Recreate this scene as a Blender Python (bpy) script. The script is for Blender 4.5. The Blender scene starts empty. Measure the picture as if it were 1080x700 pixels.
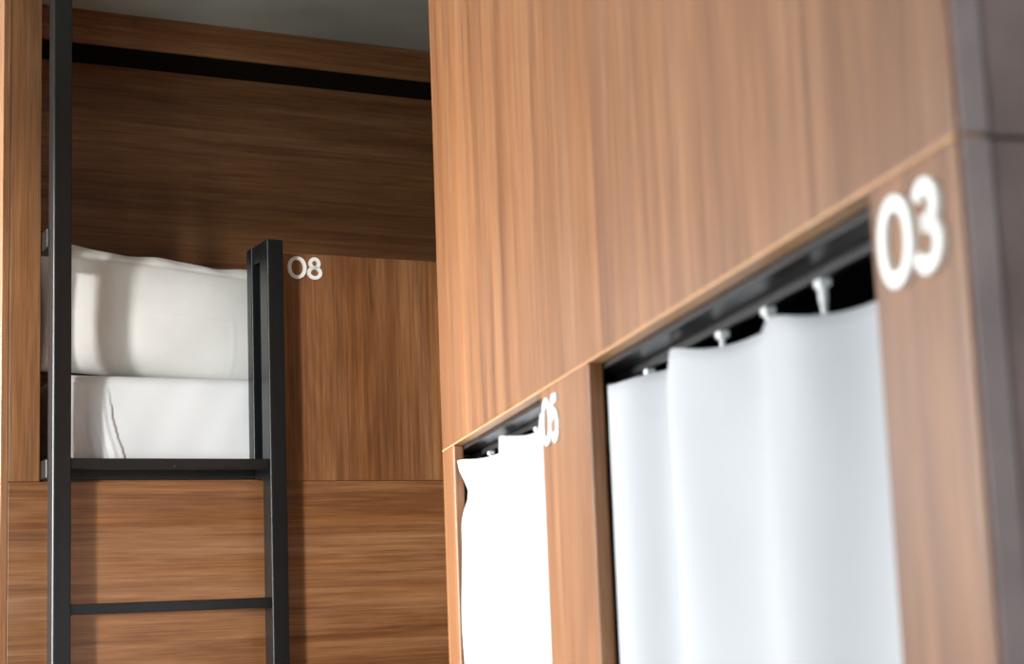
import bpy, bmesh, math, random
from mathutils import Vector, Matrix
random.seed(7)
S = bpy.context.scene
C = S.collection
R = math.radians

# ------------------------------------------------------------------ camera
AZ_RIGHT, AZ_FAR = R(-11.01), R(-27.25)      # headings of the two bunk blocks
CAM_Z = 1.30
PITCH, ROLL, FPX = R(8.836), R(-2.177), 1784.0
cd = bpy.data.cameras.new('camera')
cam = bpy.data.objects.new('camera', cd); C.objects.link(cam); S.camera = cam
cd.sensor_width = 36.0; cd.lens = FPX / 1080 * 36.0; cd.clip_start = 0.05
fw = Vector((0, math.cos(PITCH), math.sin(PITCH))); r0 = Vector((1, 0, 0)); u0 = r0.cross(fw)
rt = r0 * math.cos(ROLL) + u0 * math.sin(ROLL); up = -r0 * math.sin(ROLL) + u0 * math.cos(ROLL)
m = Matrix((rt, up, -fw)).transposed().to_4x4(); m.translation = (0, 0, CAM_Z); cam.matrix_world = m
cd.dof.use_dof = True; cd.dof.focus_distance = 4.55; cd.dof.aperture_fstop = 4.6

# ------------------------------------------------------------------ world, daylight, exposure
W = bpy.data.worlds.new('daylight'); S.world = W; W.use_nodes = True
W.node_tree.nodes['Background'].inputs[0].default_value = (0.80, 0.90, 1.0, 1)
W.node_tree.nodes['Background'].inputs[1].default_value = 0.7
S.view_settings.view_transform = 'Standard'; S.view_settings.look = 'None'
S.view_settings.gamma = 1.0; S.view_settings.use_curve_mapping = False
S.view_settings.exposure = 0.0

def dirs(az): return Vector((math.cos(az), -math.sin(az), 0)), Vector((math.sin(az), math.cos(az), 0))
X1, D1 = dirs(AZ_RIGHT); X2, D2 = dirs(AZ_FAR)
def at(az, x, y, z=0.0):
    X, D = dirs(az); return X * x + D * y + Vector((0, 0, z))

def area(name, loc, direction, w, h, power, col):
    l = bpy.data.lights.new(name, 'AREA'); l.shape = 'RECTANGLE'; l.size = w; l.size_y = h
    l.energy = power; l.color = col
    o = bpy.data.objects.new(name, l); C.objects.link(o); o.location = loc
    o.rotation_euler = direction.to_track_quat('-Z', 'Y').to_euler()
    return o
# daylight entering by the windows of the left wall and the wall behind the viewer
LEFT_WALL, BACK_WALL = -3.3, -2.6
WIN1 = (2.9, 6.2, 0.45, 2.60)          # along wall, height
WIN2 = (-3.15, -1.50, 0.30, 2.85)
w1 = area('window_daylight', at(AZ_RIGHT, LEFT_WALL - .45, (WIN1[0] + WIN1[1]) / 2, 1.85), (X1 - Vector((0, 0, .50))).normalized(), 3.5, 2.4, 500, (.98, .99, 1.0))
w1.data.spread = R(115)
SHEEN_WIN = (-3.1, -.85, .45, 2.60)  # unseen front wall opening, added to put sheen on the right block
w3 = area('added_sheen_lamp', at(AZ_RIGHT, (SHEEN_WIN[0] + SHEEN_WIN[1]) / 2, 7.4 + .45, 1.85), (-D1 - Vector((0, 0, .40))).normalized(), 2.6, 2.4, 38, (.97, .985, 1.0))  # added lamp behind that opening, for the laminate sheen
w3.data.spread = R(120)
sl = bpy.data.lights.new('low_sun', 'SUN'); sl.energy = 2.5; sl.angle = R(3.8); sl.color = (1.0, .985, .95)
so = bpy.data.objects.new('low_sun', sl); C.objects.link(so); so.location = (-2.5, -6, 4)
area('rear_ground_bounce', at(AZ_RIGHT, (WIN2[0] + WIN2[1]) / 2, BACK_WALL - .40, .85), (D1 + Vector((0, 0, .60))).normalized(), 1.8, 1.1, 180, (.86, .97, 1.0))
SUN_AZ, SUN_EL = R(8.3), R(3.0)
so.rotation_euler = Vector((math.sin(SUN_AZ) * math.cos(SUN_EL), math.cos(SUN_AZ) * math.cos(SUN_EL), -math.sin(SUN_EL))).to_track_quat('-Z', 'Y').to_euler()

# ------------------------------------------------------------------ materials
def newmat(name):
    mt = bpy.data.materials.new(name); mt.use_nodes = True
    nt = mt.node_tree; return mt, nt, nt.nodes['Principled BSDF'], nt.nodes, nt.links

def wood(name, axis, seed=0.0):
    mt, nt, b, N, L = newmat(name)
    tc = N.new('ShaderNodeTexCoord'); oi = N.new('ShaderNodeObjectInfo')
    mul = N.new('ShaderNodeMath'); mul.operation = 'MULTIPLY_ADD'; mul.inputs[1].default_value = 17.0; mul.inputs[2].default_value = seed
    L.new(oi.outputs['Random'], mul.inputs[0])
    add = N.new('ShaderNodeVectorMath'); add.operation = 'ADD'
    L.new(tc.outputs['Object'], add.inputs[0]); L.new(mul.outputs[0], add.inputs[1])
    def streak(across, along, detail, dist, rough=.55):
        mp = N.new('ShaderNodeMapping')
        mp.inputs['Scale'].default_value = tuple(along if a == axis else across for a in 'xyz')
        L.new(add.outputs[0], mp.inputs['Vector'])
        t = N.new('ShaderNodeTexNoise'); t.inputs['Scale'].default_value = 1.0
        t.inputs['Detail'].default_value = detail; t.inputs['Distortion'].default_value = dist
        t.inputs['Roughness'].default_value = rough
        L.new(mp.outputs[0], t.inputs['Vector']); return t.outputs['Fac']
    a = streak(15, .9, 6, 1.2); c = streak(120, 2.4, 5, .7, .65); w = streak(4.5, .22, 2, .5); pores = streak(330, 9, 2, 0, .5)
    def mad(x, k, y):
        n = N.new('ShaderNodeMath'); n.operation = 'MULTIPLY_ADD'; n.inputs[1].default_value = k
        L.new(x, n.inputs[0])
        if isinstance(y, float): n.inputs[2].default_value = y
        else: L.new(y, n.inputs[2])
        return n.outputs[0]
    v = mad(w, .42, mad(a, .62, mad(c, .60, mad(pores, .32, -.48))))
    cr = N.new('ShaderNodeValToRGB'); e = cr.color_ramp.elements
    e[0].position = .22; e[0].color = (.095, .034, .011, 1)
    e[1].position = .80; e[1].color = (.430, .213, .098, 1)
    for p, col in ((.40, (.178, .069, .024, 1)), (.52, (.242, .103, .040, 1)), (.62, (.298, .134, .057, 1))):
        k = e.new(p); k.color = col
    L.new(v, cr.inputs[0])
    hue = streak(9, .35, 3, .8); rr = N.new('ShaderNodeMapRange'); rr.inputs[1].default_value = .35; rr.inputs[2].default_value = .68
    rr.inputs[3].default_value = .0; rr.inputs[4].default_value = 1.0; L.new(hue, rr.inputs[0])
    mx = N.new('ShaderNodeMix'); mx.data_type = 'RGBA'; mx.blend_type = 'MULTIPLY'; mx.inputs['Factor'].default_value = 1.0
    tint = N.new('ShaderNodeValToRGB'); tint.color_ramp.elements[0].color = (.97, 1.0, 1.07, 1); tint.color_ramp.elements[1].color = (1.08, 1.03, .84, 1)
    L.new(rr.outputs[0], tint.inputs[0]); L.new(cr.outputs[0], mx.inputs[6]); L.new(tint.outputs[0], mx.inputs[7])
    L.new(mx.outputs[2], b.inputs['Base Color'])
    b.inputs['Roughness'].default_value = .40; b.inputs['Specular IOR Level'].default_value = .5
    bp = N.new('ShaderNodeBump'); bp.inputs['Strength'].default_value = .05; bp.inputs['Distance'].default_value = .002
    L.new(v, bp.inputs['Height']); L.new(bp.outputs[0], b.inputs['Normal'])
    return mt

def plain(name, col, rough=.5, spec=.5, noise=0.0, nscale=6.0, bump=0.0, bscale=200.0, metallic=0.0):
    mt, nt, b, N, L = newmat(name)
    b.inputs['Roughness'].default_value = rough; b.inputs['Specular IOR Level'].default_value = spec
    b.inputs['Metallic'].default_value = metallic
    tc = N.new('ShaderNodeTexCoord')
    t = N.new('ShaderNodeTexNoise'); t.inputs['Scale'].default_value = nscale; t.inputs['Detail'].default_value = 6
    L.new(tc.outputs['Object'], t.inputs['Vector'])
    cr = N.new('ShaderNodeValToRGB'); cr.color_ramp.elements[0].position = .3; cr.color_ramp.elements[1].position = .7
    cr.color_ramp.elements[0].color = tuple(c * (1 - noise) for c in col) + (1,)
    cr.color_ramp.elements[1].color = tuple(min(1, c * (1 + noise)) for c in col) + (1,)
    L.new(t.outputs['Fac'], cr.inputs[0]); L.new(cr.outputs[0], b.inputs['Base Color'])
    if bump:
        t2 = N.new('ShaderNodeTexNoise'); t2.inputs['Scale'].default_value = bscale; t2.inputs['Detail'].default_value = 3
        L.new(tc.outputs['Object'], t2.inputs['Vector'])
        bp = N.new('ShaderNodeBump'); bp.inputs['Strength'].default_value = bump; bp.inputs['Distance'].default_value = .002
        L.new(t2.outputs['Fac'], bp.inputs['Height']); L.new(bp.outputs[0], b.inputs['Normal'])
    return mt

WOOD_V = wood('walnut_laminate_upright_grain', 'z')
WOOD_X = wood('walnut_laminate_level_grain', 'x', 3.1)
WOOD_Y = wood('walnut_laminate_lengthwise_grain', 'y', 5.7)
EDGE = plain('bounce_lit_edge_banding', (.58, .32, .155), .45, .4, .08, 30)  # banding colour lightened to stand in for floor bounce on the soffit edge
MAUVE = plain('mauve_grey_edge_laminate', (.44, .335, .335), .45, .4, .12, 14)
MAUVE_DARK = plain('mauve_brown_laminate', (.33, .235, .22), .45, .4, .25, 9)
BLACK = plain('black_powder_coat', (.006, .0078, .0085), .27, .32, .1, 20, .12, 900)
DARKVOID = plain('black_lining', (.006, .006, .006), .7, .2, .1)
TRACK = plain('dark_grey_aluminium', (.05, .05, .05), .35, .5, .1, 12, 0, 1, .6)
COTTON = plain('white_cotton', (.86, .855, .83), .9, .15, .03, 9, .10, 420)
SHEET = plain('white_sheet', (.70, .715, .735), .9, .15, .02, 7, .08, 380)
def curtain_mat():
    mt = plain('white_curtain_fabric', (.53, .545, .57), .9, .1, .015, 5, .06, 500)
    N, L = mt.node_tree.nodes, mt.node_tree.links; b = N['Principled BSDF']; out = N['Material Output']
    tr = N.new('ShaderNodeBsdfTranslucent'); tr.inputs[0].default_value = (.8, .82, .85, 1)
    mx = N.new('ShaderNodeMixShader'); mx.inputs[0].default_value = .18
    L.new(b.outputs[0], mx.inputs[1]); L.new(tr.outputs[0], mx.inputs[2]); L.new(mx.outputs[0], out.inputs['Surface'])
    return mt
CURTAIN = curtain_mat()
ACRYLIC = plain('white_acrylic', (.93, .92, .89), .35, .5, .01)
PLASTIC = plain('white_plastic', (.80, .80, .80), .4, .5, .01)
CONCRETE = plain('grey_concrete', (.66, .71, .65), .85, .2, .16, 2.3, .3, 40)
FLOORM = plain('dark_oak_floor', (.19, .17, .145), .5, .4, .08, 3)
PLASTER = plain('grey_plaster', (.24, .24, .24), .9, .2, .03, 4)
FRAME = plain('dark_window_frame', (.03, .03, .03), .5, .5, .1)

# ------------------------------------------------------------------ mesh helpers
def tag(o, label, cat=None, group=None, kind=None):
    if label: o['label'] = label
    if cat: o['category'] = cat
    if group: o['group'] = group
    if kind: o['kind'] = kind
    return o
class Frame:
    """a thing's Empty at its base; parts are given in block coordinates (x, y, z)"""
    def __init__(s, name, az, ox, oy, oz=0.0):
        s.o = Vector((ox, oy, oz)); s.e = bpy.data.objects.new(name, None); C.objects.link(s.e)
        s.e.empty_display_size = .1
        s.e.location = at(az, ox, oy, oz); s.e.rotation_euler = (0, 0, -az)
    def add(s, name, bm, mat, parent=None, smooth=False):
        bmesh.ops.translate(bm, verts=bm.verts, vec=-s.o)
        return link(name, bm, mat, parent or s.e, smooth)
def link(name, bm, mat, parent=None, smooth=False):
    bmesh.ops.recalc_face_normals(bm, faces=bm.faces)
    me = bpy.data.meshes.new(name); bm.to_mesh(me); bm.free()
    for p in me.polygons: p.use_smooth = smooth
    me.materials.append(mat)
    o = bpy.data.objects.new(name, me); C.objects.link(o); o.parent = parent
    return o
def box(x0, x1, y0, y1, z0, z1, bev=0.0, bm=None, seg=2):
    b = bmesh.new()
    v = [b.verts.new((x, y, z)) for x in (x0, x1) for y in (y0, y1) for z in (z0, z1)]
    for f in ((0, 1, 3, 2), (4, 6, 7, 5), (0, 4, 5, 1), (2, 3, 7, 6), (0, 2, 6, 4), (1, 5, 7, 3)):
        b.faces.new([v[i] for i in f])
    bmesh.ops.recalc_face_normals(b, faces=b.faces)
    if bev: bmesh.ops.bevel(b, geom=b.edges[:], offset=bev, segments=seg, affect='EDGES', profile=.5)
    if bm is None: return b
    t = bpy.data.meshes.new('t'); b.to_mesh(t); b.free(); bm.from_mesh(t); bpy.data.meshes.remove(t)
    return bm
def cyl(a, b_, rad, n=12, bm=None):
    a, b_ = Vector(a), Vector(b_); bm = bm or bmesh.new()
    q = (b_ - a).to_track_quat('Z', 'Y'); rings = []
    for p in (a, b_):
        rings.append([bm.verts.new(p + q @ Vector((rad * math.cos(t * 2 * math.pi / n), rad * math.sin(t * 2 * math.pi / n), 0))) for t in range(n)])
    for i in range(n): bm.faces.new((rings[0][i], rings[0][(i + 1) % n], rings[1][(i + 1) % n], rings[1][i]))
    bm.faces.new(rings[0][::-1]); bm.faces.new(rings[1])
    return bm

# digits as flat raised strokes; M maps (u right, v up, w towards viewer) to block coordinates
def ellipse_arc(cx, cy, rx, ry, a0, a1, n=28, pw=1.0):
    out = []
    for i in range(n + 1):
        a = R(a0 + (a1 - a0) * i / n); c, s = math.cos(a), math.sin(a)
        out.append((cx + rx * math.copysign(abs(c) ** pw, c), cy + ry * math.copysign(abs(s) ** pw, s)))
    return out
DIGITS = {
    '0': [(ellipse_arc(0, 0, .345, .415, 0, 360, 48, .92)[:-1], True)],
    '8': [(ellipse_arc(0, .2225, .195, .1925, 0, 360, 36)[:-1], True), (ellipse_arc(0, -.1925, .262, .2225, 0, 360, 40)[:-1], True)],
    '3': [(ellipse_arc(-.02, .2225, .215, .1925, 158, -90, 30), False), (ellipse_arc(-.02, -.1925, .262, .2225, 90, -160, 34), False), ([(-.12, .03), (-.02, .03)], False)],
    '5': [([(.20, .415), (-.165, .415), (-.205, .06)] + ellipse_arc(-.02, -.145, .255, .27, 128, -150, 34), False)],
}
def digit_mesh(ch, M, h, stroke=.155, thick=.005):
    bm = bmesh.new()
    for pts, closed in DIGITS[ch]:
        P = [Vector(p) for p in pts]; n = len(P); L_, R_ = [], []
        for i, p in enumerate(P):
            a = P[i - 1] if (closed or i > 0) else p
            b = P[(i + 1) % n] if (closed or i < n - 1) else p
            d1 = (p - a).normalized() if (p - a).length > 1e-9 else None
            d2 = (b - p).normalized() if (b - p).length > 1e-9 else None
            d = ((d1 or d2) + (d2 or d1)).normalized(); nn = Vector((-d.y, d.x))
            k = 1.0
            if d1 and d2: k = 1 / max(.6, nn.dot(Vector((-d1.y, d1.x))))
            L_.append(p + nn * stroke / 2 * k); R_.append(p - nn * stroke / 2 * k)
        def V(p, w): return bm.verts.new(M(p.x * h, p.y * h, w))
        f = [(V(a, thick), V(b, thick)) for a, b in zip(L_, R_)]; g = [(V(a, 0), V(b, 0)) for a, b in zip(L_, R_)]
        rng = range(n) if closed else range(n - 1)
        for i in rng:
            j = (i + 1) % n
            bm.faces.new((f[i][0], f[i][1], f[j][1], f[j][0])); bm.faces.new((g[i][0], g[j][0], g[j][1], g[i][1]))
            bm.faces.new((f[i][0], f[j][0], g[j][0], g[i][0])); bm.faces.new((f[i][1], g[i][1], g[j][1], f[j][1]))
        if not closed:
            for i in (0, n - 1): bm.faces.new((f[i][0], f[i][1], g[i][1], g[i][0]))
    return bm

# ------------------------------------------------------------------ heights above the floor
def Z(rel): return CAM_Z + rel
SEAM, GUARD_TOP, CEIL = Z(.339), Z(.990), Z(1.901)
FRONT, BACK = 4.50, 5.40                      # far block: front plane, back panel
FACE = .585                                   # right block: front plane

# ------------------------------------------------------------------ the room
room_rot = -AZ_RIGHT
def struct(name, bm, mat):
    o = link(name, bm, mat); o.rotation_euler = (0, 0, room_rot); o['kind'] = 'structure'; return o
struct('floor', box(LEFT_WALL, 3.4, BACK_WALL, 7.4, -.1, 0), FLOORM)
struct('ceiling', box(LEFT_WALL, 3.4, BACK_WALL, 7.4, CEIL, CEIL + .15), CONCRETE)
b = box(LEFT_WALL - .15, LEFT_WALL, BACK_WALL, WIN1[0], 0, CEIL)
box(LEFT_WALL - .15, LEFT_WALL, WIN1[1], 7.4, 0, CEIL, 0, b)
box(LEFT_WALL - .15, LEFT_WALL, WIN1[0], WIN1[1], 0, WIN1[2], 0, b); box(LEFT_WALL - .15, LEFT_WALL, WIN1[0], WIN1[1], WIN1[3], CEIL, 0, b)
struct('wall_left', b, PLASTER)
b = box(LEFT_WALL - .15, WIN2[0], BACK_WALL - .15, BACK_WALL, 0, CEIL)
box(WIN2[1], 3.55, BACK_WALL - .15, BACK_WALL, 0, CEIL, 0, b)
box(WIN2[0], WIN2[1], BACK_WALL - .15, BACK_WALL, 0, WIN2[2], 0, b); box(WIN2[0], WIN2[1], BACK_WALL - .15, BACK_WALL, WIN2[3], CEIL, 0, b)
struct('wall_back', b, PLASTER)
struct('wall_right', box(3.4, 3.55, BACK_WALL, 7.4, 0, CEIL), PLASTER)
b = box(LEFT_WALL - .15, SHEEN_WIN[0], 7.4, 7.55, 0, CEIL)
box(SHEEN_WIN[1], 3.55, 7.4, 7.55, 0, CEIL, 0, b)
box(SHEEN_WIN[0], SHEEN_WIN[1], 7.4, 7.55, 0, SHEEN_WIN[2], 0, b); box(SHEEN_WIN[0], SHEEN_WIN[1], 7.4, 7.55, SHEEN_WIN[3], CEIL, 0, b)
struct('wall_front', b, PLASTER)
def win_frame(name, vert, fixed, a0, a1, z0, z1, n):
    b = bmesh.new(); t = .05
    def bar(p0, p1, q0, q1):
        if vert: box(fixed - .11, fixed - .05, p0, p1, q0, q1, .003, b)
        else: box(p0, p1, fixed - .11, fixed - .05, q0, q1, .003, b)
    bar(a0, a1, z0, z0 + t); bar(a0, a1, z1 - t, z1)
    for i in range(n + 1):
        p = a0 + (a1 - a0 - t) * i / n; bar(p, p + t, z0 + t, z1 - t)
    struct(name, b, FRAME)
win_frame('window_1', True, LEFT_WALL, *WIN1, 3)
win_frame('window_2', False, BACK_WALL, *WIN2, 1)
win_frame('added_sheen_window', False, 7.4 + .16, *SHEEN_WIN, 2)  # frame of the opening added for sheen

# ------------------------------------------------------------------ far bunk with the number 08
XL, XO, XG, XR = .833, .914, 1.545, 2.62      # front strip, opening, guard panel, far right end
T, G = .022, .0004                            # panel thickness, half a joint
F = Frame('bunk_bed', AZ_FAR, 1.7, 4.95)
tag(F.e, 'dark walnut bunk with open upper berth and raised number 08', 'bunk bed')
F.add('side_panel', box(.813, XL - G, FRONT - .001, BACK + .05, .001, CEIL - .001, .002), WOOD_V)
F.add('side_panel', box(XR + G, XR + .02, FRONT, BACK + .05, .001, CEIL - .001, .002), WOOD_V)
F.add('stile', box(XL + G, XO, FRONT, FRONT + T, SEAM + G, CEIL - .001, .002), WOOD_V)
F.add('front_panel', box(XL + G, XR - G, FRONT, FRONT + T, .001, SEAM - G, .002), WOOD_X)
gp = F.add('guard_panel', box(XG, XR - G, FRONT, FRONT + T, SEAM + G, GUARD_TOP, .002), WOOD_V)
F.add('back_panel', box(XL, XR, BACK, BACK + .02, SEAM - .30, CEIL - .001), WOOD_X)
bmz = Z(1.788)
F.add('header_beam', box(XL, XR, BACK - .19, BACK - G, bmz, CEIL - .001, .002), WOOD_X)
F.add('black_underside_strip', box(XL + .001, XR - .001, BACK - .185, BACK - G, bmz - .004, bmz - .0005), DARKVOID)  # black strip along the underside of the beam
F.add('bed_deck', box(XL + .001, XR - .001, FRONT + T + .001, BACK - .001, SEAM - .02, SEAM + .005), WOOD_X)
F.add('edge_rail', box(XO + .001, XG - .001, FRONT + .004, FRONT + .034, SEAM + .0055, SEAM + .052, .002), BLACK)
NH = .066
def farM(cx, cz): return lambda u, v, w: Vector((cx + u, FRONT - w, cz + v))
nz = Z(.9475)
for ch, cx in (('0', 1.6335), ('8', 1.6865)):
    d = F.add('digit', digit_mesh(ch, farM(cx, nz), NH), ACRYLIC, gp); d['label'] = 'raised white digit ' + ch

# ------------------------------------------------------------------ black ladder
LD = FRONT - .14; PW = .064
Lx = [(.918, .965), (1.497, 1.544)]
F = Frame('bunk_ladder', AZ_FAR, 1.23, LD + .025)
tag(F.e, 'black square-tube steel ladder with handle loop leading up to berth 08', 'ladder')
F.add('post', box(*Lx[0], LD, LD + PW, 0, CEIL - .001, .003), BLACK)
post_r = F.add('post', box(*Lx[1], LD, LD + PW, 0, Z(.995), .003), BLACK)
for i, z in enumerate((Z(.362), Z(-.008), Z(-.378), Z(-.748))):
    F.add('rung', box(Lx[0][1] + .0005, Lx[1][0] - .0005, LD + .006, LD + .036, z, z + .027, .002), BLACK)
    for x in (Lx[0][1] + .004, ):
        F.add('weld_collar', box(Lx[0][1] - .0005, Lx[0][1] + .005, LD + .005, LD + .037, z - .001, z + .028, .001), BLACK)
# handle loop on the right: top bar and rear upright
F.add('handle_bar', box(Lx[1][0] + .001, Lx[1][1] - .001, LD + PW + .0005, LD + .124, Z(.944), Z(.9945), .002), BLACK)
F.add('handle_upright', box(Lx[1][0] - .004, Lx[1][1] - .004, LD + .125, LD + .167, SEAM + .053, Z(.993), .003), BLACK)
for z0, z1, ye in ((Z(.950), Z(1.000), FRONT + .05), (Z(.343), Z(.392), FRONT + .003)):
    F.add('wall_bracket', box(XO + .0008, Lx[0][1] - .012, LD + PW + .0005, ye, z0, z1, .002), BLACK)
F.add('step_bracket', box(Lx[1][0] + .004, Lx[1][1] - .004, LD + PW + .0005, FRONT + .003, Z(.343), Z(.392), .002), BLACK)
sc = F.add('screw', cyl((1.235, LD + .006, Z(.369)), (1.235, LD + .0045, Z(.369)), .0025), TRACK)

# ------------------------------------------------------------------ mattress
def mattress():
    x0, x1, y0, y1, z0, z1 = .965, 2.58, FRONT + .055, BACK - .03, SEAM + .0055, Z(.634)
    bm = bmesh.new(); nx, nz_ = 200, 44; rr = .055; rt_ = .035
    # outline in plan: front with rounded corners, then sides and back
    path = []
    def arc(cx, cy, a0, a1, n):
        for i in range(n + 1):
            a = R(a0 + (a1 - a0) * i / n); path.append((cx + rr * math.cos(a), cy + rr * math.sin(a), math.cos(a), math.sin(a)))
    arc(x0 + rr, y0 + rr, 180, 270, 16)
    for i in range(1, nx): path.append((x0 + rr + (x1 - x0 - 2 * rr) * (i / nx) ** 1.5, y0, 0, -1))
    arc(x1 - rr, y0 + rr, 270, 360, 8); arc(x1 - rr, y1 - rr, 0, 90, 8); arc(x0 + rr, y1 - rr, 90, 180, 8)
    rings = []
    prof = [(z0 + (z1 - rt_ - z0) * i / nz_, 0.0) for i in range(nz_ + 1)]
    prof += [(z1 - rt_ + rt_ * math.sin(R(a)), rt_ * (1 - math.cos(R(a)))) for a in range(12, 91, 13)]
    for z, inset in prof:
        ring = []
        for (x, y, nx_, ny_) in path:
            t = (z - z0) / (z1 - z0); off = .006 * math.sin(math.pi * min(1, t * 1.05))
            if y < y0 + rr + .01 and x < 1.5:
                s = x
                # corner tuck: slanted pleat edge and soft folds beside it
                edge = 1.158 - .066 * t + .004 * math.sin(9 * t)
                d = s - edge
                fade = min(1, max(0, (.93 - t) * 3.2))
                if -.11 < d <= 0: off += fade * .013 * (1 + d / .11) ** 1.2
                off += fade * .006 * math.exp(-((d + .030 - .008 * t) / .007) ** 2) + fade * .006 * math.exp(-((d + .058 - .022 * t) / .008) ** 2) + fade * .005 * math.exp(-((d + .085 - .040 * t) / .008) ** 2)
                off -= fade * .004 * math.exp(-((s - 1.035 - .01 * (1 - t)) / .020) ** 2)
            off += .0012 * math.sin(x * 19 + z * 7) + .0008 * math.sin(x * 47 - z * 23)
            ring.append(bm.verts.new((x + nx_ * (off - inset), y + ny_ * (off - inset), z)))
        rings.append(ring)
    n = len(path)
    for a, c in zip(rings, rings[1:]):
        for i in range(n): bm.faces.new((a[i], a[(i + 1) % n], c[(i + 1) % n], c[i]))
    bm.faces.new(rings[-1]); bm.faces.new(rings[0][::-1])
    return bm
F = Frame('mattress', AZ_FAR, 1.77, 4.96, SEAM + .0055)
F.add('sheeted_body', mattress(), SHEET, None, True)
tag(F.e, 'thick mattress in a white tucked sheet on the open upper berth', 'mattress')

# ------------------------------------------------------------------ pillow standing on the mattress
def pillow(w, h, th, nu=96, nv=64):
    bm = bmesh.new(); sides = []
    for sgn in (-1, 1):
        g = []
        for j in range(nv + 1):
            row = []
            for i in range(nu + 1):
                u = -1 + 2 * i / nu; v = -1 + 2 * j / nv
                flat = max(0, (1 - abs(u) ** 3.2)) ** .55 * max(0, (1 - abs(v) ** 2.6)) ** .55
                x = u * w / 2 * (1 - .035 * (1 - v * v) * abs(u) ** 2); z = v * h / 2 * (1 - .05 * (1 - u * u) * (abs(v) ** 3))
                y = th / 2 * flat
                if sgn < 0:
                    y -= .007 * math.exp(-((u + .50 + .05 * v) / .09) ** 2) * flat
                    y += .010 * math.exp(-((u + .68) / .10) ** 2) * flat
                    # pressed creases and pulls from the corners
                    y += .0016 * math.exp(-((v + .10 - .03 * u) / .012) ** 2) + .0014 * math.exp(-((u - .46) / .010) ** 2) * (1 if v < -.05 else 0)
                    y += .004 * math.sin((u * 2.1 + v * 1.4) * 9) * math.exp(-((u + 1) ** 2 + (v + 1) ** 2) * 4)
                    y += .0045 * math.sin(u * 17 + 3 * v) * math.exp(-((v - .88) / .13) ** 2)
                    y -= .004 * math.exp(-((v - .74) / .03) ** 2)
                    y += .002 * math.sin(u * 7 - v * 4 + 1)
                z += .006 * math.sin(u * 8 + 1.3) * (1 if v > 0 else .2) * abs(v) ** 4
                if abs(u) == 1 or abs(v) == 1: y = 0
                row.append((x, sgn * y, z))
            g.append(row)
        sides.append(g)
    V = {}
    def vert(s, i, j):
        k = (0 if (i in (0, nu) or j in (0, nv)) else s, i, j)
        if k not in V: V[k] = bm.verts.new(sides[s][j][i])
        return V[k]
    for s in (0, 1):
        for j in range(nv):
            for i in range(nu): bm.faces.new((vert(s, i, j), vert(s, i + 1, j), vert(s, i + 1, j + 1), vert(s, i, j + 1)))
    return bm
pe = bpy.data.objects.new('pillow', None); C.objects.link(pe)
tag(pe, 'plump white cotton pillow propped upright on the mattress', 'pillow')
PH = .388
pe.location = at(AZ_FAR, 1.335, 4.83, Z(.634) + .002)
pe.rotation_euler = (0, 0, -AZ_FAR + R(14))
pb = link('pillow_case', pillow(.80, PH, .19), COTTON, pe, True)
pb.rotation_euler = (R(-9), R(1.6), 0); pb.location = (0, 0, PH / 2 + .008)

# ------------------------------------------------------------------ right bunk block with 03 and 05
Y0, Y1 = 1.183, 3.915
OPEN3 = (1.357, 2.427); OPEN5 = (2.775, 3.750); OB = .42
TB = .024; DEPTH = FACE + 1.86
F = Frame('bunk_block', AZ_RIGHT, 1.5, 2.55)
tag(F.e, 'walnut bunk block with curtained lower berths numbered 03 and 05', 'bunk bed')
F.add('upper_panel', box(FACE, FACE + TB, Y0, Y1, SEAM + G, CEIL - .001, .004, None, 3), WOOD_V)
st = []
for y0, y1 in ((Y0, OPEN3[0]), (OPEN3[1], OPEN5[0]), (OPEN5[1], Y1)):
    st.append(F.add('stile', box(FACE, FACE + TB, y0, y1, .001, SEAM - G, .004, None, 3), WOOD_V))
for o in (OPEN3, OPEN5):
    F.add('lower_panel', box(FACE, FACE + TB, o[0] + G, o[1] - G, .001, OB, .0015), WOOD_Y)
F.add('end_panel', box(FACE + TB + .001, DEPTH, Y0 + .006, Y0 + .032, .001, SEAM - .002), MAUVE_DARK)
F.add('end_panel', box(FACE + TB + .001, DEPTH, Y0 + .006, Y0 + .032, SEAM + .002, CEIL - .001), MAUVE_DARK)
F.add('end_panel', box(FACE + TB + .001, DEPTH, Y1 - .021, Y1 - .001, .001, CEIL - .001), WOOD_V)
F.add('back_panel', box(DEPTH + .001, DEPTH + .02, Y0 + .012, Y1 - .001, .001, CEIL - .001), WOOD_V)
F.add('edge_band', box(FACE - .0008, FACE + TB, Y0 + .001, Y1 - .001, SEAM - .0022, SEAM + .0014, .0006), EDGE)
F.add('corner_trim', box(FACE + .0045, FACE + TB + .004, Y0 - .0025, Y0 - .0003, .001, SEAM - .0024, .0005), MAUVE)
F.add('corner_trim', box(FACE + .0045, FACE + TB + .004, Y0 - .0025, Y0 - .0003, SEAM + .0016, CEIL - .001, .0005), MAUVE)
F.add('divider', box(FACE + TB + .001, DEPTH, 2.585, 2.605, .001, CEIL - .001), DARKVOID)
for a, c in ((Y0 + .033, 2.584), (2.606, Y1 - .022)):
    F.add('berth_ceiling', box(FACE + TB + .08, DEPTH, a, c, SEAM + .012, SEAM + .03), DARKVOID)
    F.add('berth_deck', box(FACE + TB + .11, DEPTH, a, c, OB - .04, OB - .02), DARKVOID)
    tr = F.add('curtain_track', box(FACE + TB + .0005, FACE + TB + .078, a + .001, c - .001, SEAM - .011, SEAM + .028, .002), TRACK)
    F.add('track_lip', box(FACE + TB + .040, FACE + TB + .050, a + .001, c - .001, SEAM - .024, SEAM - .0112, .0015), TRACK, tr)
def rightM(cy, cz): return lambda u, v, w: Vector((FACE - w, cy - u, cz + v))
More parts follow.
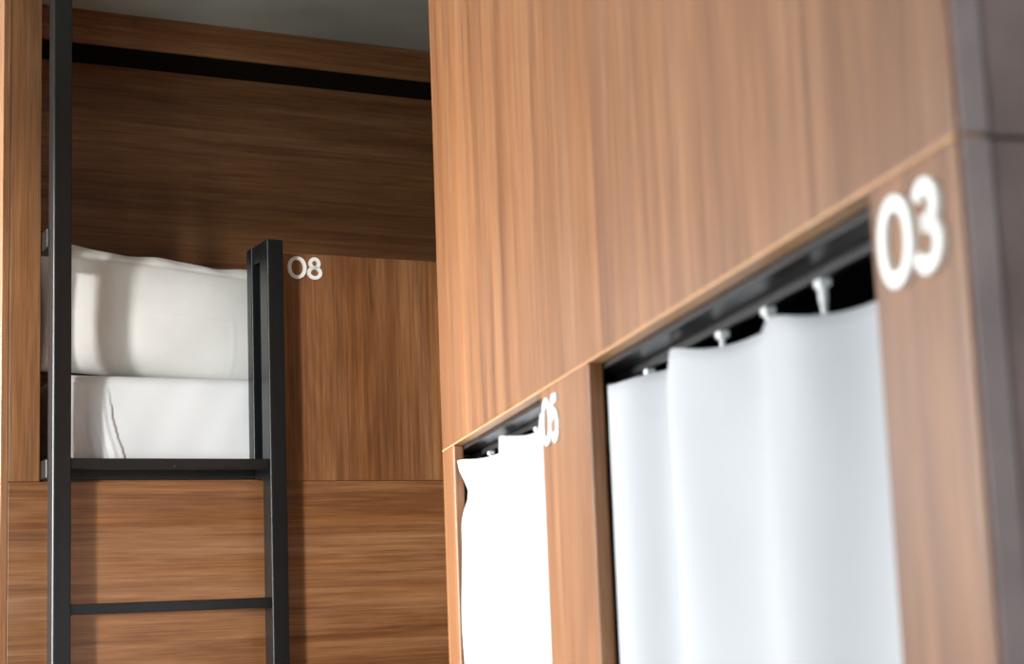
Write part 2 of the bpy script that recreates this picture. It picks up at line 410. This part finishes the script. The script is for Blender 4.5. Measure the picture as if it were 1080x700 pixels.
for ch, cy, p in (('0', 1.2985, 0), ('3', 1.2360, 0), ('0', 2.718, 1), ('5', 2.655, 1)):
    d = F.add('digit', digit_mesh(ch, rightM(cy, Z(.2795)), .078, .18), ACRYLIC, st[p]); d['label'] = 'raised white digit ' + ch

# ------------------------------------------------------------------ curtains
def curtain(y0, y1, phase, period, amp, topz, far_kick, seed, n=260, nz_=60):
    bm = bmesh.new(); rnd = random.Random(seed); zb = OB - .12
    ph = [rnd.uniform(0, 6.28) for _ in range(6)]; rows = []
    for j in range(nz_ + 1):
        t = j / nz_; row = []                        # t = 0 at the hem, 1 at the top
        for i in range(n + 1):
            s = i / n; y = y0 + (y1 - y0) * s
            k = 2 * math.pi * (y - phase) / period
            a = amp * (.75 + .25 * t)
            x = FACE + TB + .036 - a * math.cos(k + .35 * (1 - t) * math.sin(y * 3 + ph[0])) - .08 * a * math.cos(2 * k + ph[1])
            x += (1 - t) * (.010 * math.sin(y * 9 + ph[2]) + .005 * math.sin(y * 21 + ph[3] + t))
            x += .0034 * math.sin(y * 43 + ph[4] + 2 * t + 3 * math.sin(y * 5)) * (.2 + .8 * t ** 3)
            e = max(0, (s - .86) / .14)
            z = zb + (topz(y) - zb) * t + .004 * math.cos(2 * k) * t ** 8
            dtop = topz(y) - z
            x += .0016 * math.exp(-((dtop - .048) / .004) ** 2)
            pull = math.exp(-dtop / .16)
            x += .0055 * pull * math.sin(y * 37 + ph[5] + 9 * dtop) * min(1, dtop / .03) + .003 * math.sin(y * 27 + ph[1] - 2 * dtop) * (1 - t ** 4)
            e = e * e * (3 - 2 * e)
            x += (far_kick(Z(.30) - z) - x) * e
            row.append(bm.verts.new((x, y, z)))
        rows.append(row)
    for j in range(nz_):
        for i in range(n): bm.faces.new((rows[j][i], rows[j][i + 1], rows[j + 1][i + 1], rows[j + 1][i]))
    return bm
def hook(x, y, z):
    b = cyl((x, y, z + .012), (x, y, SEAM - .0245), .0050, 10)
    cyl((x, y, z - .012), (x, y, z + .014), .0036, 8, b)
    box(x - .007, x + .007, y - .009, y + .009, SEAM - .033, SEAM - .0242, .002, b)
    return b
def make_curtain(label, oy, y0, y1, phase, period, amp, topz, kick, seed, hooks):
    F = Frame('curtain', AZ_RIGHT, FACE + TB + .034, oy, OB - .12)
    tag(F.e, label, 'curtain', 'white berth curtains')
    cl = F.add('curtain_cloth', curtain(y0, y1, phase, period, amp, topz, kick, seed), CURTAIN, None, True)
    md = cl.modifiers.new('thickness', 'SOLIDIFY'); md.thickness = .0014
    for y in hooks: F.add('curtain_hook', hook(FACE + TB + .046, y, topz(y)), PLASTIC)
make_curtain('white curtain closing the berth beside the number 03', 1.87, 1.30, 2.418, 2.098, .380, .027,
             lambda y: Z(.262 + .042 * min(1, max(0, (y - 1.45) / .65)) **   .8), lambda d: FACE + TB + .002, 3, [1.48 + .172 * i for i in range(6)])
make_curtain('white curtain of the berth beside the number 05, top corner flaring out', 3.27, 2.70, 3.735, 3.33, .40, .025,
             lambda y: Z(.312 - .016 * max(0, (y - 3.45) / .3)), lambda d: FACE + .006 + .022 * math.exp(-((d - .07) / .04) ** 2) + .006 * math.sin(d * 9) ** 2, 8, [2.8 + .172 * i for i in range(6)])
